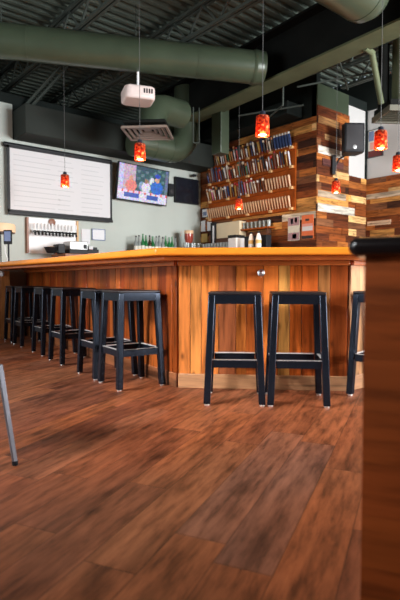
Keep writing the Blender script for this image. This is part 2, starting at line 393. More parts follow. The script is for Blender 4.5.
struct('trim_2', MB().box(6.0, XT - .03, 5.1, 7.1, 3.38, 3.58), M['dark_wall'], bevel=0.01)          # bulkhead over the plank wall

# roof steel
mb = MB()
def along(y): return 5.02 + .063 * (y - 4)
for (dx0, dx1, z0, z1, mi) in ((0, .33, 3.50, 3.525, 0), (.155, .175, 3.525, 4.12, 1), (0, .33, 4.12, 4.15, 1)):
    ya, yb = -3.9, YB - .02
    mb.hexa([(along(ya) + dx0, ya, z0), (along(ya) + dx1, ya, z0), (along(yb) + dx1, yb, z0), (along(yb) + dx0, yb, z0),
             (along(ya) + dx0, ya, z1), (along(ya) + dx1, ya, z1), (along(yb) + dx1, yb, z1), (along(yb) + dx0, yb, z1)], mi)
struct('ceiling_beam', mb, [M['beam'], M['beam_web']])
def joist(x, y0, y1, z0=3.92, z1=4.24):
    mb = MB()
    for dx in (-.028, .028):
        mb.bar((x + dx, y0, z0), (x + dx, y1, z0), .035, .035); mb.bar((x + dx, y0, z1), (x + dx, y1, z1), .035, .035)
    y = y0 + .05; up = True
    while y < y1 - .3:
        mb.bar((x, y, z0 if up else z1), (x, y + .3, z1 if up else z0), .022, .022); y += .3; up = not up
    struct('ceiling_joist', mb, M['strut'], smooth=False)
for x in (1.2, 2.9, 4.1, 6.15, 7.0): joist(x, -3.9, 11.9 if x < 6.3 else YR - .02)

# ------------------------------------------------------------------ bar counter
BAR_C = [(0.44, 0.10, 0.018), (0.50, 0.13, 0.025), (0.36, 0.07, 0.012), (0.58, 0.18, 0.04), (0.30, 0.05, 0.010), (0.48, 0.115, 0.022), (0.40, 0.11, 0.03)]
bar = thing('bar_counter', 'long orange varnished wooden bar with upright board front and angled corner', 'bar', (2.86, 2.62, 0))
def on_bar(o):                                   # children are modelled in room coordinates
    o.parent = bar; o.matrix_parent_inverse = Matrix.Translation(bar.location).inverted(); return o
P0, P1, P2, P3, P4 = (2.90, 7.56), (2.385, 3.105), (3.29, 2.19), (7.72, 2.19), (7.72, 2.39)
inner = [(3.3, 2.39 + .06), (2.62, 3.16), (3.0, 7.56)]
body = MB().prism([P0, P1, P2, P3, P4] + [(3.37, 2.39), (2.585, 3.19), (3.10, 7.56)], 0, 1.0)
on_bar(body.build('body', M['dark_wood']))
def cladding(a, b, widths, cols, name, z0=.0, z1=.962, th=.022):
    a = Vector((*a, 0)); b = Vector((*b, 0)); L = (b - a).length; ang = math.atan2((b - a).y, (b - a).x)
    mb = MB(); x = 0; i = 0
    while x < L - .005:
        w = min(widths[i % len(widths)], L - x); t = th + random.uniform(-.002, .002)
        mb.box(x + .0015, x + w - .0015, -t, 0.0, z0, z1, 0, cols[i % len(cols)]); x += w; i += 1
    return on_bar(mb.build(name, M['front_v'], loc=a, rz=ang, bevel=.0022, seg=1))
def shade_of(c, k): return tuple(x * k for x in c)
rw = random.Random(5)
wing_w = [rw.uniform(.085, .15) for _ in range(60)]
wing_c = [shade_of(rw.choice([BAR_C[0], BAR_C[2], BAR_C[4], BAR_C[5], BAR_C[2]]), rw.uniform(.40, .85)) for _ in range(60)]  # random tones scaled darker: this side's shade is put into the board colour
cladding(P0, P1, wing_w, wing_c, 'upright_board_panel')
cham_w = [.092, .085, .135, .132, .078, .13, .115, .085, .09, .12, .09, .13, .06, .1]
cham_c = [(0.66, 0.20, 0.045), (0.72, 0.25, 0.060), (0.66, 0.19, 0.040), (0.36, 0.10, 0.035), (0.52, 0.14, 0.026), (0.50, 0.11, 0.020), (0.68, 0.17, 0.030), (0.58, 0.25, 0.06), (0.58, 0.12, 0.018), (0.44, 0.085, 0.014),
          (0.32, 0.12, 0.035), (0.30, 0.06, 0.012), (0.52, 0.18, 0.042), (0.22, 0.042, 0.010)]
cladding(P1, P2, cham_w, cham_c, 'upright_board_panel')
cladding(P2, P3, wing_w, [(0.56, 0.28, 0.13), (0.60, 0.30, 0.14), (0.5, 0.22, 0.09)], 'upright_board_panel')
def skirt(a, b, name, z0, z1, th, m, off=0.022, cols=None):
    a = Vector((*a, 0)); b = Vector((*b, 0)); L = (b - a).length; ang = math.atan2((b - a).y, (b - a).x)
    mb = MB(); mb.box(-.004, L + .004, -off - th, -off + .004, z0, z1, 0, cols or (0.40, 0.17, 0.075))
    return on_bar(mb.build(name, m, loc=a, rz=ang, bevel=.004))
for a, b in ((P0, P1), (P1, P2), (P2, P3)):
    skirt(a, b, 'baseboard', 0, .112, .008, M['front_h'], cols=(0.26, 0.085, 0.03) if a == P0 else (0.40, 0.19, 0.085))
    skirt(a, b, 'top_moulding', .950, .984, .03, M['lip'])
def ring(off, z0, z1):
    """Counter layer: outline moved in from the counter's nose by 'off'."""
    o = [(2.185 + off, 7.56), (2.055 + off, 2.955 + off * .41), (3.165 + off * .41, 1.845 + off), (7.72, 1.845 + off)]
    i = [(7.72, 2.58), (3.50, 2.58), (2.83, 3.25), (3.25, 7.56)]
    return MB().prism(o + i, z0, z1)
on_bar(ring(0.0, 1.014, 1.07).build('countertop', M['counter'], bevel=.018, seg=4))
on_bar(ring(0.10, .984, 1.014).build('under_moulding', M['lip'], bevel=.006))
# pilaster where the bar meets the back wall
mb = MB()
for k in range(3): mb.box(2.16 + k * .128, 2.16 + (k + 1) * .128 - .002, 7.30, 7.56, 0, .97, 0, [(0.48, 0.19, 0.06), (0.52, 0.21, 0.07), (0.5, 0.2, 0.065)][k])
on_bar(mb.build('end_panel', M['front_v'], bevel=.003))
# round hooks screwed to the front boards
def hook(loc, ang, label, r=.028, white=False):
    t = thing('bag_hook', label, 'hook', loc, ang, 'bag hooks on the bar front')
    Mx = Matrix.Rotation(R(90), 4, 'X')
    MB().lathe([(r, 0), (r, .006), (r * .7, .010), (.006, .012), (.006, .03), (.012, .034), (.013, .042), (.006, .048)], n=18, M4=Mx).build('back_plate', M['white'] if white else M['chrome'], t)
    MB().tube([(0, -.02, -.006), (0, -.034, -.026), (0, -.05, -.034), (0, -.062, -.02)], .005, 8).build('hook_arm', M['chrome'] if not white else M['white'], t)
_d = (Vector(P2) - Vector(P1)).normalized(); _q = Vector(P1) + _d * .635
hook((_q.x - .0165, _q.y - .0165, .895), math.atan2(_d.y, _d.x), 'silver bag hook on angled bar front between the two stools')
hook((2.425, 7.299, .93), 0, 'round white hook at the bar end by the back wall', .04, True)

# ------------------------------------------------------------------ stools
def make_stool():
    t = thing('bar_stool', 'x', 'bar stool', (0, 0, 0), 0, 'bar stools')
    MB().box(-.177, .177, -.177, .177, .742, .76).build('seat', M['stool_seat'], t, bevel=.006)
    mb = MB()
    for s in (-1, 1):
        mb.box(-.14, .14, s * .170 - .004, s * .170 + .004, .680, .742); mb.box(s * .170 - .004, s * .170 + .004, -.14, .14, .680, .742)
    mb.build('apron', M['stool'], t)
    for sx in (-1, 1):
        for sy in (-1, 1):
            b = MB(); top = (sx * .1535, sy * .1535, .742); bot = (sx * .184, sy * .184, .012)
            h = .0225
            b.hexa([(bot[0] - h, bot[1] - h, bot[2]), (bot[0] + h, bot[1] - h, bot[2]), (bot[0] + h, bot[1] + h, bot[2]), (bot[0] - h, bot[1] + h, bot[2]),
                    (top[0] - h, top[1] - h, top[2]), (top[0] + h, top[1] - h, top[2]), (top[0] + h, top[1] + h, top[2]), (top[0] - h, top[1] + h, top[2])])
            lg = b.build('leg', M['stool'], t, bevel=.005)
            MB().lathe([(.017, 0), (.019, .004), (.017, .014)], (bot[0], bot[1], 0), 12).build('foot_glide', M['chrome'], lg)
    for k in range(4):
        a = k * math.pi / 2; ca, sa = math.cos(a), math.sin(a)
        mb = MB()
        for (x0, x1, y0, y1, z0, z1) in ((-.148, .148, -.183, -.178, .255, .308), (-.148, .148, -.183, -.163, .303, .309)):
            mi = 1 if z0 > .3 else 0
            P = [(x, y, z) for z in (z0, z1) for x, y in ((x0, y0), (x1, y0), (x1, y1), (x0, y1))]
            mb.hexa([(x * ca - y * sa, x * sa + y * ca, z) for x, y, z in P], mi)
        mb.build('foot_rail', [M['stool'], M['rail_top']], t)
    return t
stools = [
    ((2.438, 2.534), -44, 'dark steel stool at the angled bar front, left of the silver hook'),
    ((2.740, 2.234), -45, 'dark steel stool at the angled bar front, right of the silver hook'),
    ((3.365, 1.912), 5, 'dark steel stool mostly hidden behind the foreground partition'),
    ((2.155, 3.440), -7, 'blue-grey steel stool nearest the bar corner in the long row'),
    ((2.215, 3.935), -6, 'second stool of the long row, overlapped by the corner stool'),
    ((2.315, 4.800), -6, 'third stool of the long row, standing apart past a gap'),
    ((2.41, 5.500), -6, 'fourth stool of the long row, in the middle of its far half'),
    ((2.505, 6.380), -6, 'fifth stool of the long row, next to the endmost one'),
    ((2.565, 6.900), -6, 'endmost stool of the long row, nearest the back wall'),
]
proto = make_stool()
for i, ((x, y), a, lab) in enumerate(stools):
    o = proto if i == 0 else copy_tree(proto)
    o.location = (x, y, 0); o.rotation_euler.z = R(a); o['label'] = lab

# ------------------------------------------------------------------ metal chair cut by the frame
t = thing('metal_chair', 'grey steel chair at the picture edge, one slanted leg in view', 'chair', (0.545, 2.478, 0), R(-85))
def leg_tube(x0, y0, x1, y1, ztop): return MB().bar((x0, y0, ztop), (x1, y1, 0.012), .017, .026, up=(0, 1, 0), w2=.018, h2=.022)
MB().box(-.19, .19, -.19, .19, .455, .47).build('seat', M['grey_metal'], t, bevel=.02, seg=3)
for sx, sy in ((-1, -1), (1, -1), (-1, 1), (1, 1)):
    lg = leg_tube(sx * .190, sy * .190, sx * .235, sy * .235, .46).build('leg', M['grey_metal'], t, bevel=.004)
    MB().lathe([(.013, 0), (.014, .02)], (sx * .235, sy * .235, 0), 10).build('rubber_foot', M['black'], lg)
mb = MB()
for a, b in (((-1, -1), (1, 1)), ((1, -1), (-1, 1))): mb.bar((a[0] * .19, a[1] * .19, .29), (b[0] * .19, b[1] * .19, .29), .02, .008)
mb.build('cross_brace', M['grey_metal'], t)
mb = MB(); mb.tube([(-.17, -.18, .46), (-.175, -.22, .7), (-.15, -.235, .84), (0, -.24, .86), (.15, -.235, .84), (.175, -.22, .7), (.17, -.18, .46)], .012, 10)
mb.box(-.05, .05, -.235, -.222, .47, .85); mb.build('backrest', M['grey_metal'], t)

# ------------------------------------------------------------------ foreground partition
FG = (0.992, 0.618, 0); ang = R(-62)
t = thing('partition', 'brown boarded half-height partition with dark rounded cap, close and blurred', 'partition', FG, ang)
mb = MB(); rr = random.Random(3); z = .075; k = 0
FGC = [(0.26, 0.052, 0.010), (0.31, 0.064, 0.012), (0.28, 0.056, 0.011), (0.30, 0.062, 0.012), (0.33, 0.070, 0.014), (0.31, 0.064, 0.012), (0.35, 0.076, 0.016), (0.33, 0.070, 0.014)]
mb.box(0.006, .60, .006, .12, 0, .895, 0, (0.1, 0.04, 0.02))
while z < .89:
    z2 = min(z + .118, .897); mb.box(0, .60, 0, .13, z + .0003, z2 - .0003, 0, FGC[k % 8]); z = z2; k += 1
mb.build('boards', M['fg_wood'], t)
MB().box(-.004, .60, -.008, .135, 0, .075).build('base_strip', M['dark_wood'], t, bevel=.003)
MB().box(-.034, .62, -.032, .16, .892, .933).build('cap', M['fg_cap'], t, bevel=.019, seg=5)

# ------------------------------------------------------------------ pendant lamps
def make_pendant():
    t = thing('pendant_lamp', 'x', 'pendant lamp', (0, 0, 0), 0, 'mosaic glass pendant lamps')
    MB().tube([(0, 0, .185), (0, 0, 1.0)], .0026, 6).build('cord', M['cord'], t)
    MB().lathe([(.012, .200), (.022, .196), (.026, .165), (.030, .160), (.030, .150), (.012, .145), (.011, .09)], n=16).build('socket', M['socket'], t)
    MB().lathe([(.030, .160), (.050, .158), (.054, .150), (.056, .02), (.057, .0), (.053, .0), (.052, .02), (.050, .146), (.03, .152)], n=24, cap=False).build('glass_shade', M['glass'], t)
    MB().lathe([(.010, .10), (.014, .08), (.030, .055), (.036, .030), (.032, .010), (.015, .002), (.001, .0)], n=16).build('bulb', M['bulb'], t)
    return t
pp = make_pendant()
pend = [((3.033, 2.834, 2.007), 'pendant lamp hanging over the angled bar front, largest one in view'),
        ((2.784, 4.257, 2.034), 'red pendant lamp hanging just below the square brown ceiling diffuser'),
        ((2.920, 6.262, 2.066), 'small amber pendant lamp hanging before the white projection screen'),
        ((4.182, 2.462, 2.019), 'red pendant lamp hanging before the framed picture'),
        ((5.037, 2.761, 1.990), 'pendant lamp at the picture edge, partly cut off'),
        ((5.811, 4.072, 2.018), 'small pendant lamp hanging under the black loudspeaker'),
        ((5.574, 5.703, 1.956), 'dim pendant lamp hanging before the bottom row of tap handles')]
for i, (p, lab) in enumerate(pend):
    o = pp if i == 0 else copy_tree(pp)
    o.location = p; o['label'] = lab
    c = [ch for ch in o.children if ch.name.startswith('cord')][0]
    c.data = c.data.copy()
    top = 4.30 - p[2]
    for v in c.data.vertices:
        if v.co.z > .5: v.co.z = top
    if i in (0, 3):
        pass
    ld = bpy.data.lights.new('lamp_glow', 'POINT'); ld.energy = 3.0; ld.color = (1, 0.62, 0.34); ld.shadow_soft_size = .03
    lo = bpy.data.objects.new('lamp_glow', ld); COL.objects.link(lo); lo.parent = o; lo.location = (0, 0, -.03)

# ------------------------------------------------------------------ ducts and ceiling fittings
def duct_run(pts, r, mb, n=28, flange=None):
    mb.tube(pts, r, n)
a = Vector((1.2, 6.86, 3.775)); b = Vector((4.95, 4.62, 3.62)); d = (b - a).normalized()
t = thing('ventilation_duct', 'long round sage-green duct crossing below the roof deck', 'duct', a)
mb = MB(); mb.tube([Vector(), b - a], .205, 32); mb.build('duct_pipe', M['duct'], t)
for s in (0.32, .58, .80):
    q = (b - a) * s; MB().tube([q - d * .012, q + d * .012], .209, 32).build('seam_band', M['duct'], t)
MB().tube([b - a - d * .16, b - a - d * .13, b - a - d * .12, b - a], [.209, .218, .218, .20], 32).build('end_collar', M['duct'], t)
for s in (0.25, .62):
    q = (b - a) * s; MB().tube([q + Vector((0, 0, .2)), q + Vector((0, 0, CEIL - (a + q).z))], .006, 6).build('hanger_rod', M['strut'], t)
t = thing('ventilation_duct', 'fat round duct overhead with domed end, at the top edge', 'duct', (3.45, 2.85, 3.665))
MB().tube([(0, 0, 0), (1.0, 0, 0)], .26, 32).build('duct_pipe', M['duct'], t)
MB().tube([(1.0, 0, 0), (1.10, 0, 0), (1.20, 0, 0), (1.26, 0, 0)], [.265, .255, .20, .10], 32).build('end_cap', M['duct'], t)
for s in (.3,): MB().tube([(s, 0, .25), (s, 0, .635)], .006, 6).build('hanger_rod', M['strut'], t)
t = thing('ventilation_duct', 'large dull duct bending upward behind the square brown diffuser', 'duct', (4.35, 6.86, 3.03))
pts = [(0, 0, 0), (.7, 0, 0)] + [(.7 + .40 * math.sin(R(k)), 0, .40 * (1 - math.cos(R(k)))) for k in (15, 30, 45, 60, 75, 90)] + [(1.10, 0, 1.15)]
MB().tube(pts, .22, 28).build('duct_elbow', M['duct'], t)
MB().tube([(.35, 0, 0), (.37, 0, 0)], .225, 28).build('seam_band', M['duct'], t)
MB().tube([(.68, 0, 0), (.70, 0, 0)], .225, 28).build('seam_band', M['duct'], t)
t = thing('ceiling_diffuser', 'square brown ceiling diffuser of nested frames under a round duct', 'air diffuser', (3.994, 5.901, 2.87), R(-45))
for k, hw in enumerate((.30, .235, .17, .105)):
    mb = MB(); z0 = .012 * k; w = .028
    for s in (-1, 1):
        mb.box(-hw, hw, s * hw - w / 2, s * hw + w / 2, z0, z0 + .03); mb.box(s * hw - w / 2, s * hw + w / 2, -hw, hw, z0, z0 + .03)
    mb.build('louvre_frame', M['brown_grille'], t)
MB().box(-.05, .05, -.05, .05, .05, .06).build('centre_plate', M['brown_grille'], t)
MB().box(-.29, .29, -.29, .29, .078, .12).build('plenum_box', M['beam_web'], t, bevel=.01)
MB().tube([(0.05, 0.02, .12), (.06, .05, .28), (.10, .13, .38), (.18, .25, .42), (.4, .55, .44)], .20, 24).build('duct_elbow', M['duct'], t)
t = thing('ceiling_duct_drop', 'square green-grey duct drop left of the tap handle shelves', 'duct', (5.50, 6.06, 2.86))
MB().box(-.09, .09, -.11, .11, 0, 1.43).build('duct_box', M['duct'], t, bevel=.006)
MB().box(-.095, .095, -.115, .115, .70, .73).build('seam_band', M['duct'], t)
t = thing('ceiling_diffuser', 'dark louvred diffuser below an upright olive duct at the frame edge', 'air diffuser', (6.21, 3.39, 2.95), R(-35))
for k in range(7): MB().bar((-.235, -.21 + .07 * k, .02), (.235, -.21 + .07 * k, .02), .045, .006, up=(0, -.75, .65)).build('slat', M['louvre'], t)
mb = MB()
for s in (-1, 1): mb.box(-.26, .26, s * .25 - .014, s * .25 + .014, -.01, .06); mb.box(s * .25 - .014, s * .25 + .014, -.26, .26, -.01, .06)
mb.build('louvre_frame', M['louvre'], t); MB().box(-.24, .24, -.24, .24, .07, .14).build('plenum_box', M['beam_web'], t)
MB().tube([(.04, 0, .13), (.04, 0, 1.33)], .14, 24).build('duct_pipe', M['beam'], t)
MB().tube([(-.17, .12, .13), (-.17, .12, 1.33)], .07, 24).build('duct_pipe', M['beam_web'], t)

def strut(name, label, pts_pairs, r=.02, m=None, flat=False, cat='strut', group=None):
    t = MB()
    for a, b in pts_pairs:
        if flat: t.bar(a, b, r * 2, r * 2)
        else: t.tube([a, b], r, 10)
    return tag(t.build(name, m or M['strut']), label, cat, group)
strut('diagonal_brace', 'slanted double steel brace above the projection screen, below the long duct', [((2.86, 7.56, 3.40), (3.32, 7.15, 4.06)), ((2.93, 7.56, 3.38), (3.41, 7.15, 4.05))], .016, flat=True, cat='brace')
strut('diagonal_brace', 'olive pipe brace slanting down from the beam beside the upright duct', [((5.42, 3.32, 3.52), (5.76, 3.39, 3.02)), ((5.24, 3.30, 3.515), (5.44, 3.32, 3.515))], .035, M['beam'], cat='brace')
strut('upright_post', 'thin dark steel post rising from the projection screen', [((2.80, 7.55, 2.94), (2.80, 7.55, 3.30))], .035, M['dark_wall'], True, 'post')
strut('hanging_conduit', 'thin vertical conduit left of the tap handles, joined by a bend', [((5.05, 6.2, 3.0), (5.05, 6.2, 3.55)), ((5.13, 6.15, 3.0), (5.13, 6.15, 3.55)), ((5.05, 6.2, 3.0), (5.13, 6.15, 3.0))], .01, cat='conduit')
strut('cross_pipe', 'thin pipe running below the beam above the tap handles', [((5.6, 5.75, 3.42), (5.95, 4.75, 3.40))], .014, cat='pipe')
strut('cross_pipe', 'thin pipe sloping above the loudspeaker toward the upright duct', [((5.75, 4.7, 3.60), (6.6, 3.3, 3.72))], .014, cat='pipe')
strut('cross_pipe', 'pale pipe stub hanging beside the upper tap handles', [((5.50, 4.75, 4.29), (5.50, 4.75, 3.30)), ((5.50, 4.75, 3.30), (5.80, 5.35, 3.30))], .013, cat='pipe')
strut('web_brace', 'crossed steel braces between beam and right wall', [((5.5, 3.65, 3.55), (6.15, 4.0, 4.2)), ((5.5, 4.0, 4.15), (6.4, 4.3, 3.6))], .014, cat='brace')

# ------------------------------------------------------------------ projector
t = thing('projector', 'pinkish white projector hanging on a pole below the long duct', 'projector', (3.545, 5.46, 3.086), R(-22))
t.scale = (1.22, 1.22, 1.22)
mb = MB(); mb.prism([(-.16, -.11), (-.12, -.15), (.12, -.15), (.16, -.11), (.165, .10), (.12, .15), (-.12, .15), (-.165, .10)], 0, .135); mb.build('case', M['projector'], t, bevel=.045, seg=5)
mb = MB()
for k in range(4): mb.box(.03 + k * .026, .045 + k * .026, -.152, -.149, .055, .10)
mb.build('vent', M['black'], t)
MB().box(-.06, .06, -.04, .06, .135, .155).build('mount_plate', M['white'], t, bevel=.005)
MB().tube([(0, 0, .15), (0, 0, .315)], .012, 10).build('pole', M['white'], t)
MB().tube([(.08, .12, .07), (.08, .17, .07)], .035, 16).build('lens', M['black_gloss'], t)

# ------------------------------------------------------------------ projection screen and wall fittings
t = thing('projection_screen', 'wide white projection screen with black border showing faint lines', 'projection screen', (3.485, 7.515, 1.79))
mb = MB(); mb.box(-.845, .828, 0, .012, .09, 1.0); mb.build('screen_surface', M['screen'], t)
mb = MB(); rs = random.Random(9)
for k in range(11):
    z = .15 + k * .075
    mb.box(-.79, -.79 + rs.uniform(.55, .75), -.002, 0, z, z + .012); mb.box(-.10, -.10 + rs.uniform(.2, .35), -.002, 0, z, z + .012); mb.box(0.30, .30 + rs.uniform(.3, .45), -.002, 0, z, z + .012)
tag(mb.build('projected_lines', M['screen_line'], t), kind='stuff')
mb = MB(); mb.box(-.88, -.845, -.006, .014, .06, 1.03); mb.box(.828, .863, -.006, .014, .06, 1.03); mb.box(-.88, .863, -.006, .014, .995, 1.03); mb.box(-.88, .863, -.006, .014, .06, .095)
mb.build('black_border', M['black'], t)
MB().tube([(-.915, .03, 1.045), (.87, .03, 1.045)], .035, 14).build('roller_case', M['black'], t)
MB().box(-.875, .875, -.014, .014, .02, .066).build('weight_bar', M['black'], t, bevel=.006)

t = thing('television', 'tilted flat television showing a bright picture of people at a table', 'television', (4.935, 7.43, 2.51), 0)
t.rotation_euler = (R(7), R(1.6), 0)
MB().box(-.53, .53, 0, .045, -.315, .315).build('casing', M['black'], t, bevel=.006)
def tvc(u, v):
    def inr(cx, cy, rx, ry): return ((u - cx) / rx) ** 2 + ((v - cy) / ry) ** 2 < 1
    if v < .09: return (0.75, 0.72, 0.95)
    if v < .20: return (0.05, 0.12, 0.5) if .12 < u < .42 or .58 < u < .82 else (0.8, 0.75, 0.95)
    if inr(.24, .63, .045, .07): return (0.75, 0.35, 0.25)
    if inr(.25, .42, .11, .16): return (0.85, 0.25, 0.22)
    if inr(.77, .80, .06, .06): return (0.03, 0.08, 0.55)
    if inr(.77, .68, .045, .07): return (0.7, 0.40, 0.30)
    if inr(.77, .45, .13, .20): return (0.03, 0.16, 0.62)
    if inr(.55, .60, .04, .07): return (0.35, 0.2, 0.14)
    if inr(.55, .42, .09, .16): return (0.8, 0.8, 0.9)
    if inr(.66, .62, .05, .12): return (0.75, 0.78, 0.85)
    if inr(.45, .45, .05, .12): return (0.25, 0.42, 0.6)
    if v < .30: return (0.85, 0.72, 0.85) if (u * 9) % 1 < .7 else (0.85, 0.15, 0.15)
    if u < .09: return (0.6, 0.55, 0.85)
    if u < .33: return (0.62, 0.42, 0.55)
    if v > .9 and .33 < u < .7: return (0.03, 0.08, 0.12)
    if u > .93: return (0.15, 0.2, 0.3)
    return (0.03, 0.10, 0.13) if (math.sin(u * 37) * math.cos(v * 29)) < .3 else (0.12, 0.22, 0.25)
mb = MB(); NX, NZ = 64, 38; rv_ = random.Random(4)
for i in range(NX):
    for j in range(NZ):
        x0, x1 = -.512 + 1.024 * i / NX, -.512 + 1.024 * (i + 1) / NX; z0, z1 = -.296 + .592 * j / NZ, -.296 + .592 * (j + 1) / NZ
        mb.add([(x0, -.002, z0), (x1, -.002, z0), (x1, -.002, z1), (x0, -.002, z1)], [(0, 1, 2, 3)], 0, tuple(x * rv_.uniform(.6, 1.4) for x in tvc((i + .5) / NX, (j + .5) / NZ)))
mb.build('display', M['tv'], t, smooth=False)
MB().box(-.15, .15, .045, .15, -.12, .12).build('wall_mount', M['black'], t)

t = thing('menu_screen', 'dark switched-off screen on pale wall near the plank corner', 'screen', (6.0, 7.54, 2.535))
MB().box(-.285, .285, 0, .055, -.24, .24).build('casing', M['black'], t, bevel=.005); MB().box(-.27, .27, -.003, 0, -.225, .225).build('display', M['black_gloss'], t)
t = thing('wall_speaker', 'small black speaker on pale wall between the two screens', 'speaker', (5.60, 7.50, 2.505))
MB().box(-.07, .07, 0, .095, -.115, .115).build('cabinet', M['black'], t, bevel=.012); MB().lathe([(.045, 0), (.03, .006), (.008, .003)], (0, -.008, -.03), 16, M4=Matrix.Rotation(R(90), 4, 'X')).build('cone', M['dark_print'], t)
t = thing('security_camera', 'tiny black camera high on pale wall above the dark screen', 'camera', (6.16, 7.57, 2.86))
MB().tube([(0, .03, .0), (0, -.05, -.0)], .012, 8).build('mount_arm', M['black'], t); MB().tube([(.03, -.03, -.01), (-.06, -.10, -.03)], .028, 12).build('camera_body', M['black'], t)

# serving niche below the projection screen, with the tap rail in front of it
t = thing('serving_niche', 'white back panel framed by brown posts below the projection screen', 'niche', (3.32, 7.574, 1.25))
MB().box(-.40, .40, 0, .025, 0, .545).build('back_panel', M['white'], t)
MB().box(-.425, -.395, -.03, .025, 0, .545).build('post', M['mid_wood'], t); MB().box(.395, .425, -.03, .025, 0, .545).build('post', M['bracket'], t)
t = thing('beer_tap_rail', 'row of white beer taps on a rail below the projection screen', 'beer taps', (3.32, 7.52, 1.585))
MB().box(-.36, .36, -.01, .035, -.022, .022).build('rail', M['steel'], t)
for k in range(13):
    x = -.335 + k * .0558
    f = MB(); f.tube([(x, -.01, 0), (x, -.06, .0), (x, -.08, -.06)], .016, 8); f.build('faucet', M['black'], t)
    MB().lathe([(.008, .0), (.010, .03), (.014, .09), (.016, .115), (.008, .12)], (x, -.06, .005), 10).build('handle', M['white'], t)
tag(MB().lathe([(.055, 0), (.055, .012), (.03, .018)], (3.30, 7.56, 1.745), 20, M4=Matrix.Rotation(R(90), 4, 'X')).build('wall_plaque', M['mid_wood']), 'round copper-brown plaque above the beer taps', 'plaque')
def sheet(name, label, cat, c, w, h, face, m, frame=None, group=None, prints=(), th=.008):
    """A flat sheet, framed or bare, hung on a wall; face 'y' looks to -y, 'x' looks to -x."""
    t = thing(name, label, cat, c, 0 if face == 'y' else R(-90), group)
    fr = .012 if frame else 0
    MB().box(-w / 2 + fr, w / 2 - fr, -th, 0, -h / 2 + fr, h / 2 - fr).build('sheet', m, t)
    if frame:
        mb = MB()
        for s in (-1, 1):
            mb.box(-w / 2, w / 2, -th - .008, 0, s * (h / 2 - fr) - fr * (s < 0), s * (h / 2 - fr) + fr * (s > 0))
            mb.box(s * (w / 2 - fr) - fr * (s < 0), s * (w / 2 - fr) + fr * (s > 0), -th - .008, 0, -h / 2, h / 2)
        mb.build('frame', frame, t)
    for (x0, x1, z0, z1, pm) in prints:
        MB().box(x0 * w / 2, x1 * w / 2, -th - .0015, -th, z0 * h / 2, z1 * h / 2).build('print', pm, t)
    return t
sheet('notice', 'plain white notice on pale wall beside the beer tap niche', 'notice', (3.895, 7.595, 1.555), .155, .25, 'y', M['paper'])
sheet('framed_certificate', 'dark framed white certificate on pale wall below the screen end', 'certificate', (4.13, 7.595, 1.60), .25, .19, 'y', M['paper'], M['blue_print'])

# ------------------------------------------------------------------ back bar furniture
t = thing('back_cabinet', 'low dark cabinet along the pale wall behind the bar', 'cabinet', (4.65, 7.32, 0))
MB().box(-1.35, 1.68, -.24, .24, .08, 1.20).build('carcass', M['dark_wood'], t); MB().box(-1.37, 1.70, -.27, .24, 1.20, 1.24).build('worktop', M['mid_wood'], t, bevel=.006); MB().box(-1.3, 1.65, -.2, .24, 0, .08).build('plinth', M['black'], t)
tag(MB().box(4.68, 5.66, 7.27, 7.50, 1.24, 1.32).build('bottle_riser', M['mid_wood'], bevel=.004), 'low wooden riser under the bottles below the television', 'shelf')
t = thing('back_cabinet', 'low dark cabinet below the tap handle shelves', 'cabinet', (6.10, 5.92, 0))
MB().box(-.26, .26, -1.05, 1.05, .08, 1.20).build('carcass', M['dark_wood'], t); MB().box(-.29, .26, -1.07, 1.08, 1.20, 1.24).build('worktop', M['mid_wood'], t, bevel=.006); MB().box(-.2, .26, -1.0, 1.0, 0, .08).build('plinth', M['black'], t)
ZB = 1.24
def bottle_proto(name, r, h, gm, lm, capm, neck=.40):
    mb = MB(); b = h * (1 - neck)
    mb.lathe([(r * .9, 0), (r, .008), (r, b * .85), (r * .75, b), (r * .36, b + h * neck * .35), (r * .33, h * .93), (r * .36, h * .97)], n=14)
    mb.lathe([(r * 1.01, b * .18), (r * 1.01, b * .62)], n=14, mi=1, cap=False)
    mb.lathe([(r * .40, h * .9), (r * .40, h), (r * .3, h)], n=10, mi=2)
    return mb.build(name, [gm, lm, capm])
bp = {'g': bottle_proto('bottle', .034, .31, M['green_glass'], M['label'], M['green_glass']), 'c': bottle_proto('bottle', .035, .30, M['clear_glass'], M['label'], M['dark_print']), 'd': bottle_proto('bottle', .034, .30, M['dark_glass'], M['label'], M['black'])}
KN = {'g': 'green glass bottle', 'c': 'clear glass bottle with dark cap', 'd': 'dark brown bottle'}
seq = 'ccggdgcccgggc'
used = set()
for i, k in enumerate(seq):
    o = bp[k] if k not in used else bp[k].copy()
    if k in used: COL.objects.link(o)
    used.add(k)
    o.location = (4.73 + i * .071, 7.37 + (i % 2) * .012, ZB + .08); o.scale = (1, 1, 1 + .05 * ((i * 7) % 5 - 2) / 2)
    tag(o, '%s, %s along the row below the television' % (KN[k], ORD[i]), 'bottle', 'bottles below the television')
t = thing('amber_jar', 'reddish amber tall jar with tan lid near the plank corner', 'jar', (5.80, 7.25, ZB))
MB().lathe([(.045, 0), (.055, .01), (.06, .28), (.08, .36), (.082, .45)], n=20).build('glass_body', M['amber'], t); MB().lathe([(.086, .45), (.088, .50), (.08, .51)], n=20).build('lid', M['barewood'], t)
gp = None
for i in range(6):
    if gp is None:
        gp = MB().lathe([(.026, 0), (.03, .004), (.036, .27), (.034, .27), (.028, .01)], n=14).build('pint_glass', M['clear_glass']); o = gp
    else: o = gp.copy(); COL.objects.link(o)
    o.location = (5.62 + i * .075, 7.12 + (i % 2) * .03, ZB)
    tag(o, 'clear pint glass, %s from the bottles, around the amber jar' % ORD[i], 'glass', 'pint glasses around the amber jar')
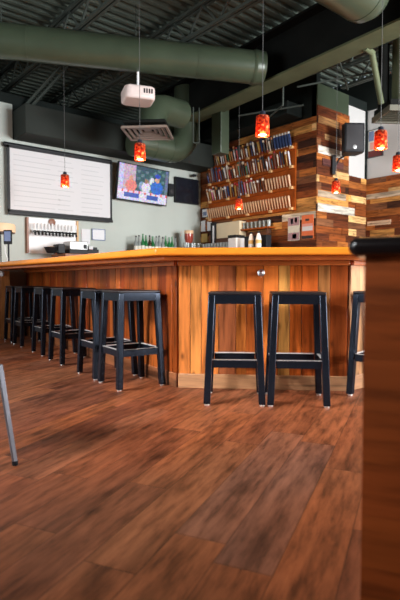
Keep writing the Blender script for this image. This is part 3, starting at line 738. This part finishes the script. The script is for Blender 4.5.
# things below the beer taps
t = thing('serving_bowl', 'dark bowl of tan snacks at the left post of the niche', 'bowl', (3.12, 7.2, ZB)); MB().lathe([(.05, 0), (.06, .01), (.10, .09), (.095, .09), (.05, .02)], n=18).build('bowl_body', M['black'], t); MB().ball((0, 0, .075), .085, 8, 0, (1, 1, .35)).build('snacks', M['barewood'], t)
t = thing('receipt_printer', 'dark countertop printer beside the snack bowl', 'printer', (3.275, 7.25, ZB)); MB().box(-.06, .06, -.09, .09, 0, .14).build('case', M['black'], t, bevel=.012); MB().box(-.04, .04, -.092, -.07, .10, .145).build('paper_slot', M['dark_print'], t)
t = thing('steel_appliance', 'low steel appliance with black base under the beer taps', 'appliance', (3.52, 7.22, ZB)); MB().box(-.14, .16, -.12, .12, .06, .19).build('case', M['steel'], t, bevel=.012); MB().box(-.15, .17, -.13, .13, 0, .06).build('base', M['black'], t, bevel=.006); MB().box(.08, .14, -.125, -.12, .08, .15).build('control_panel', M['black'], t)
t = thing('bar_caddy', 'small dark bar caddy below the notice', 'caddy', (3.80, 7.2, ZB)); MB().box(-.09, .09, -.06, .06, 0, .08).build('tray', M['black'], t, bevel=.006); MB().box(-.07, .0, -.04, .04, .07, .13).build('napkins', M['paper'], t); MB().box(.015, .07, -.04, .04, .07, .115).build('straws', M['dark_print'], t)

# left end of the counter: shade lamp and payment terminal
t = thing('desk_lamp', 'warm tan rounded lamp shade at the far end of the bar', 'lamp', (2.385, 7.19, 1.07))
MB().lathe([(.09, 0), (.09, .012), (.02, .02)], n=20).build('base', M['black'], t); MB().tube([(0, 0, .015), (0, 0, .5)], .009, 8).build('stem', M['black'], t)
MB().lathe([(.19, .43), (.20, .45), (.20, .525), (.185, .55), (.12, .56)], n=28).build('lamp_shade', M['shade'], t); MB().lathe([(.192, .422), (.192, .435)], n=28).build('shade_rim', M['dark_wood'], t)
t = thing('payment_terminal', 'dark payment terminal on a stand below the tan lamp shade', 'terminal', (2.36, 6.83, 1.07), R(-40))
MB().box(-.05, .05, -.05, .05, 0, .015).build('base', M['black'], t); MB().tube([(0, .02, .01), (0, .02, .28)], .012, 8).build('stand', M['black'], t); MB().box(-.055, .055, -.012, .02, .25, .44).build('case', M['black'], t, bevel=.008); MB().box(-.042, .042, -.015, -.012, .29, .42).build('display', M['blue_print'], t)
tag(MB().tube([(2.32, 6.83, 1.30), (2.30, 6.76, 1.2), (2.33, 6.76, 1.12), (2.30, 6.7, 1.078), (2.26, 6.75, 1.078)], .006, 8).build('cable', M['white']), 'white looping cable hanging beside the payment terminal', 'cable')

# ------------------------------------------------------------------ tap handle display
XF = XT - .022
t = tag(MB().box(-.03, 0, -1.05, 1.05, 0, 1.07).build('tap_display', M['tapboard'], loc=(XF, 6.26, 1.95)), 'orange stained wooden panel behind the four shelves of tap handles', 'panel')
SHZ = [.055, .385, .715, 1.02]
for z, nm in zip(SHZ, ('bottom shelf of the tap display, full of bare pale wood handles', 'second-lowest shelf of the tap display, mixed handles then bare wood ones', 'second-highest shelf of the tap display, packed with mixed handles', 'top shelf of the tap display, with blue handles at its near end')):
    s = thing('display_shelf', nm, 'shelf', (XF - .0305, 6.26, 1.95 + z), 0, 'tap handle shelves')
    MB().box(-.0445, 0, -1.05, 1.05, -.05, 0).build('board', M['tapboard'], s, bevel=.004)
    for y in (-1.02, -.58, -.05, .45, .95): MB().box(-.0845, -.0395, y - .03, y + .03, -.05, -.006).build('bracket', M['bracket'], s, bevel=.006)
def handle_proto(kind, m1, m2):
    mb = MB(); T = Matrix.Rotation(R(-14), 4, 'Y')
    if kind == 'paddle':
        mb.lathe([(.010, 0), (.013, .02), (.010, .04)], n=8, mi=1, M4=T)
        P = [(-.009, -.014, .035), (.009, -.014, .035), (.009, .014, .035), (-.009, .014, .035), (-.011, -.024, .23), (.011, -.024, .23), (.011, .024, .23), (-.011, .024, .23)]
        mb.hexa([T @ Vector(p) for p in P]); mb.ball(T @ Vector((0, 0, .235)), .022, 6, 1, (.6, 1, .8))
    elif kind == 'bat':
        mb.lathe([(.012, 0), (.010, .03), (.014, .09), (.021, .19), (.021, .215), (.012, .235)], n=10, M4=T); mb.lathe([(.0225, .175), (.0225, .21)], n=10, mi=1, M4=T, cap=False)
    elif kind == 'slim':
        mb.lathe([(.011, 0), (.013, .02), (.009, .05), (.013, .16), (.016, .20), (.007, .225)], n=10, M4=T); mb.lathe([(.014, 0), (.014, .035)], n=10, mi=1, M4=T)
    elif kind == 'figure':
        mb.lathe([(.013, 0), (.011, .05), (.018, .10), (.020, .15), (.010, .17)], n=10, M4=T); mb.ball(T @ Vector((0, 0, .195)), .026, 6, 1)
    elif kind == 'bare':
        mb.lathe([(.011, 0), (.013, .018), (.014, .07), (.019, .16), (.018, .178), (.009, .19)], n=10, M4=T); mb.lathe([(.011, 0), (.011, .02)], n=10, mi=1, M4=T)
    elif kind == 'blue':
        P = [(-.012, -.021, .02), (.012, -.021, .02), (.012, .021, .02), (-.012, .021, .02), (-.013, -.025, .20), (.013, -.025, .20), (.013, .025, .20), (-.013, .025, .20)]
        mb.lathe([(.012, 0), (.012, .022)], n=8, mi=1, M4=T); mb.hexa([T @ Vector(p) for p in P]); mb.ball(T @ Vector((0, 0, .215)), .026, 6, 1, (.6, 1, .9))
    return mb.build('beer_tap', [m1, m2])
HC = {'black': (0.018, 0.018, 0.02), 'cream': (0.68, 0.58, 0.44), 'red': (0.42, 0.03, 0.03), 'green': (0.03, 0.15, 0.07), 'yellow': (0.50, 0.28, 0.06), 'blue': (0.025, 0.055, 0.16),
      'brown': (0.16, 0.06, 0.03), 'white': (0.74, 0.73, 0.72), 'pink': (0.62, 0.22, 0.34), 'grey': (0.25, 0.25, 0.28), 'copper': (0.50, 0.20, 0.08)}
HM = {k: mat(k + '_handle_paint', c, .35, 0, .12, 20) for k, c in HC.items()}
cache = {}; used_h = set()
def put_handle(kind, c1, c2, y, z, label, group):
    key = (kind, c1, c2)
    if key not in cache:
        m1 = M['barewood'] if kind == 'bare' else HM[c1]; o = cache[key] = handle_proto(kind, m1, M['bracket'] if kind == 'bare' else HM[c2])
    else:
        o = cache[key].copy(); COL.objects.link(o)
    o.location = (XF - .055, y, z); return tag(o, label, 'beer tap', group)
rt = random.Random(21)
names = list(HC); rows = ['bottom', 'second-lowest', 'second-highest', 'top']
KD = {'paddle': 'paddle', 'bat': 'bat-shaped', 'slim': 'slim', 'figure': 'figure-topped', 'bare': 'bare wooden', 'blue': 'blue paddle'}
for ri, z in enumerate(SHZ):
    N = (34, 33, 34, 34)[ri]
    for k in range(N):
        y = 7.27 - k * (7.27 - 5.29) / (N - 1)
        if ri == 0 or (ri == 1 and k >= N - 9):
            kind, c1, c2 = 'bare', 'cream', 'cream'; lab = 'bare pale wood tap handle, %s from the left on the %s shelf' % (ORD[k], rows[ri])
        elif ri == 3 and k >= N - 6:
            kind, c1, c2 = 'blue', 'blue', 'white'; lab = 'blue tap handle with white top, %s from the left on the top shelf' % ORD[k]
        else:
            kind = rt.choice(['paddle', 'bat', 'slim', 'figure', 'bat', 'slim', 'figure'])
            c1 = rt.choice(['black', 'black', 'black', 'cream', 'red', 'green', 'yellow', 'brown', 'white', 'brown', 'grey', 'copper', 'copper', 'cream', 'white', 'blue', 'pink']); c2 = rt.choice([n for n in ('black', 'cream', 'red', 'white', 'yellow', 'brown', 'copper') if n != c1])
            lab = '%s %s tap handle with %s detail, %s from the left on the %s shelf' % (c1, KD[kind], c2, ORD[k], rows[ri])
        o = put_handle(kind, c1, c2, y, 1.95 + z, lab, 'tap handles on the %s shelf' % rows[ri])
        o.rotation_euler = (R(rt.uniform(-4, 4)), 0, 0) if kind not in ('bare', 'blue') else (0, 0, 0)
        s = rt.uniform(.9, 1.18) if kind not in ('bare', 'blue') else 1; o.scale = (1.0, 1.0 if kind == 'bare' else .84, s)

# papers and posters on the plank wall
XP = XT - .026
sheet('framed_photo', 'grey-blue framed photo on planks left of the bottom shelf', 'photo', (XP, 7.44, 2.135), .19, .17, 'x', M['paper'], M['frame_black'], None, [(-.6, .5, -.6, .3, M['blue_print'])])
sheet('notice', 'tall white notice on planks beside the pale wall corner', 'notice', (XP, 7.50, 1.89), .125, .21, 'x', M['paper'], None, 'white notices on the planks')
sheet('notice', 'tall white notice on planks next to the black-edged cream panel', 'notice', (XP, 7.315, 1.89), .125, .21, 'x', M['paper'], None, 'white notices on the planks')
sheet('notice', 'small yellow notice on planks below the white notices', 'notice', (XP, 7.46, 1.655), .17, .165, 'x', M['yellow_print'])
sheet('notice', 'small brown card on planks beside the yellow notice', 'notice', (XP, 7.27, 1.64), .09, .12, 'x', M['mid_wood'])
sheet('menu_poster', 'mauve and cream patterned poster on planks below the shelves', 'poster', (XP, 5.25, 1.665), .235, .38, 'x', M['label'], None, None,
      [(-.95, .95, .25, .95, M['mauve_print']), (-.5, -.1, .4, .85, M['paper']), (.2, .6, .5, .9, M['dark_print']), (-.95, .95, -.95, -.35, M['mauve_print']), (-.2, .5, -.85, -.45, M['dark_print'])])
sheet('menu_poster', 'orange poster with white band on planks beside the pillar edge', 'poster', (XP, 4.975, 1.67), .225, .375, 'x', M['orange_print'], None, None,
      [(-.9, .9, -.32, .05, M['paper']), (-.9, .9, .05, .28, M['pink_print']), (-.35, .3, .5, .68, M['dark_print']), (-.98, .98, -.98, -.72, M['dark_print'])])
t = thing('cream_panel', 'cream backed cupboard opening with black side, below the bottom shelf', 'cupboard', (XP, 6.66, ZB))
MB().box(-.16, 0, -.33, .28, .36, .64).build('panel', M['cream'], t, bevel=.006); MB().box(-.20, 0, .28, .40, 0, .66).build('side_post', M['black'], t); MB().box(-.21, -.18, .30, .335, .1, .6).build('edge_strip', M['paper'], t); MB().box(-.18, 0, -.33, .28, 0, .36).build('lower_case', M['dark_wood'], t)
t = thing('wall_shelf', 'short wooden shelf of glasses below the bottom tap handles', 'shelf', (XP, 6.05, 1.70))
MB().box(-.14, 0, -.40, .40, 0, .03).build('board', M['tapboard'], t, bevel=.004)
for y in (-.3, .3): MB().box(-.10, 0, y - .015, y + .015, -.08, 0).build('bracket', M['dark_wood'], t)
sg = None
for i in range(8):
    if sg is None: sg = MB().lathe([(.022, 0), (.03, .005), (.036, .11), (.033, .11), (.026, .012)], n=12).build('tumbler', M['clear_glass']); o = sg
    else: o = sg.copy(); COL.objects.link(o)
    o.data.materials[0] = M['clear_glass']
    o.location = (XP - .075, 6.39 - i * .095, 1.73); tag(o, 'small tumbler, %s from the left on the short wooden shelf' % ORD[i], 'glass', 'tumblers on the short shelf')
for i in range(9):
    o = gp.copy(); COL.objects.link(o); o.location = (5.96, 7.0 - i * .078, ZB); o.scale = (1, 1, .95)
    tag(o, 'clear pint glass, %s in the row before the cream panel' % ORD[i], 'glass', 'pint glasses before the cream panel')
t = thing('napkin_box', 'white box with black lid between glasses and white bottles', 'box', (5.98, 6.18, ZB))
MB().box(-.1, .1, -.10, .10, 0, .31).build('case', M['white'], t, bevel=.01); MB().box(-.105, .105, -.105, .105, .31, .36).build('lid', M['black'], t, bevel=.008)
wb = None
for i, lab in enumerate(('white bottle with yellow label beside the white box', 'white bottle with yellow label, the one nearer the posters')):
    if wb is None:
        wb = thing('squeeze_bottle', lab, 'bottle', (0, 0, 0), 0, 'white bottles behind the bar')
        MB().lathe([(.036, 0), (.045, .01), (.046, .26), (.030, .33), (.016, .36)], n=18).build('bottle_body', M['white'], wb)
        MB().lathe([(.0465, .19), (.0465, .25)], n=18, cap=False).build('label', M['yellow_print'], wb); MB().lathe([(.02, .355), (.02, .385), (.01, .39)], n=12).build('cap', M['black'], wb); o = wb
    else: o = copy_tree(wb)
    o.location = (5.95, 5.80 - i * .165, ZB); o['label'] = lab
tag(MB().box(-.06, .06, -.36, .14, 0, .34).build('black_backsplash', M['black'], loc=(6.13, 5.93, ZB), bevel=.01), 'black upright case behind the white bottles', 'case')

# ------------------------------------------------------------------ loudspeaker and framed picture at right
t = thing('loudspeaker', 'black loudspeaker on a bracket at the plank pillar', 'loudspeaker', (6.796, 4.485, 3.0), R(-38))
mb = MB(); mb.prism([(-.155, -.13), (.155, -.13), (.165, -.02), (.11, .15), (-.11, .15), (-.165, -.02)], -.225, .215); mb.build('cabinet', M['black'], t, bevel=.018, seg=3)
MB().box(-.13, .13, -.137, -.128, -.195, .185).build('grille', M['dark_print'], t, bevel=.004)
MB().lathe([(.03, 0), (.03, .004), (.01, .006)], (0, -.1375, -.15), 14, M4=Matrix.Rotation(R(90), 4, 'X')).build('badge', M['steel'], t)
mb = MB(); mb.tube([(-.03, .12, -.20), (-.14, .17, -.26), (-.215, .195, -.40)], .016, 10); mb.build('bracket_arm', M['black'], t)
MB().box(-.245, -.195, .165, .215, -.50, -.20).build('bracket_plate', M['black'], t)
sheet('framed_picture', 'colourful framed picture on the pale wall behind a pendant', 'picture', (XR + .028, 4.675, 3.15), .29, .47, 'x', M['label'], M['frame_black'], None,
      [(-.85, -.2, .2, .9, M['blue_print']), (-.1, .8, .35, .9, M['paper']), (-.9, .9, -.95, -.5, M['red_print']), (.1, .8, -.2, .25, M['mauve_print']), (-.7, 0, -.4, .1, M['pink_print'])])
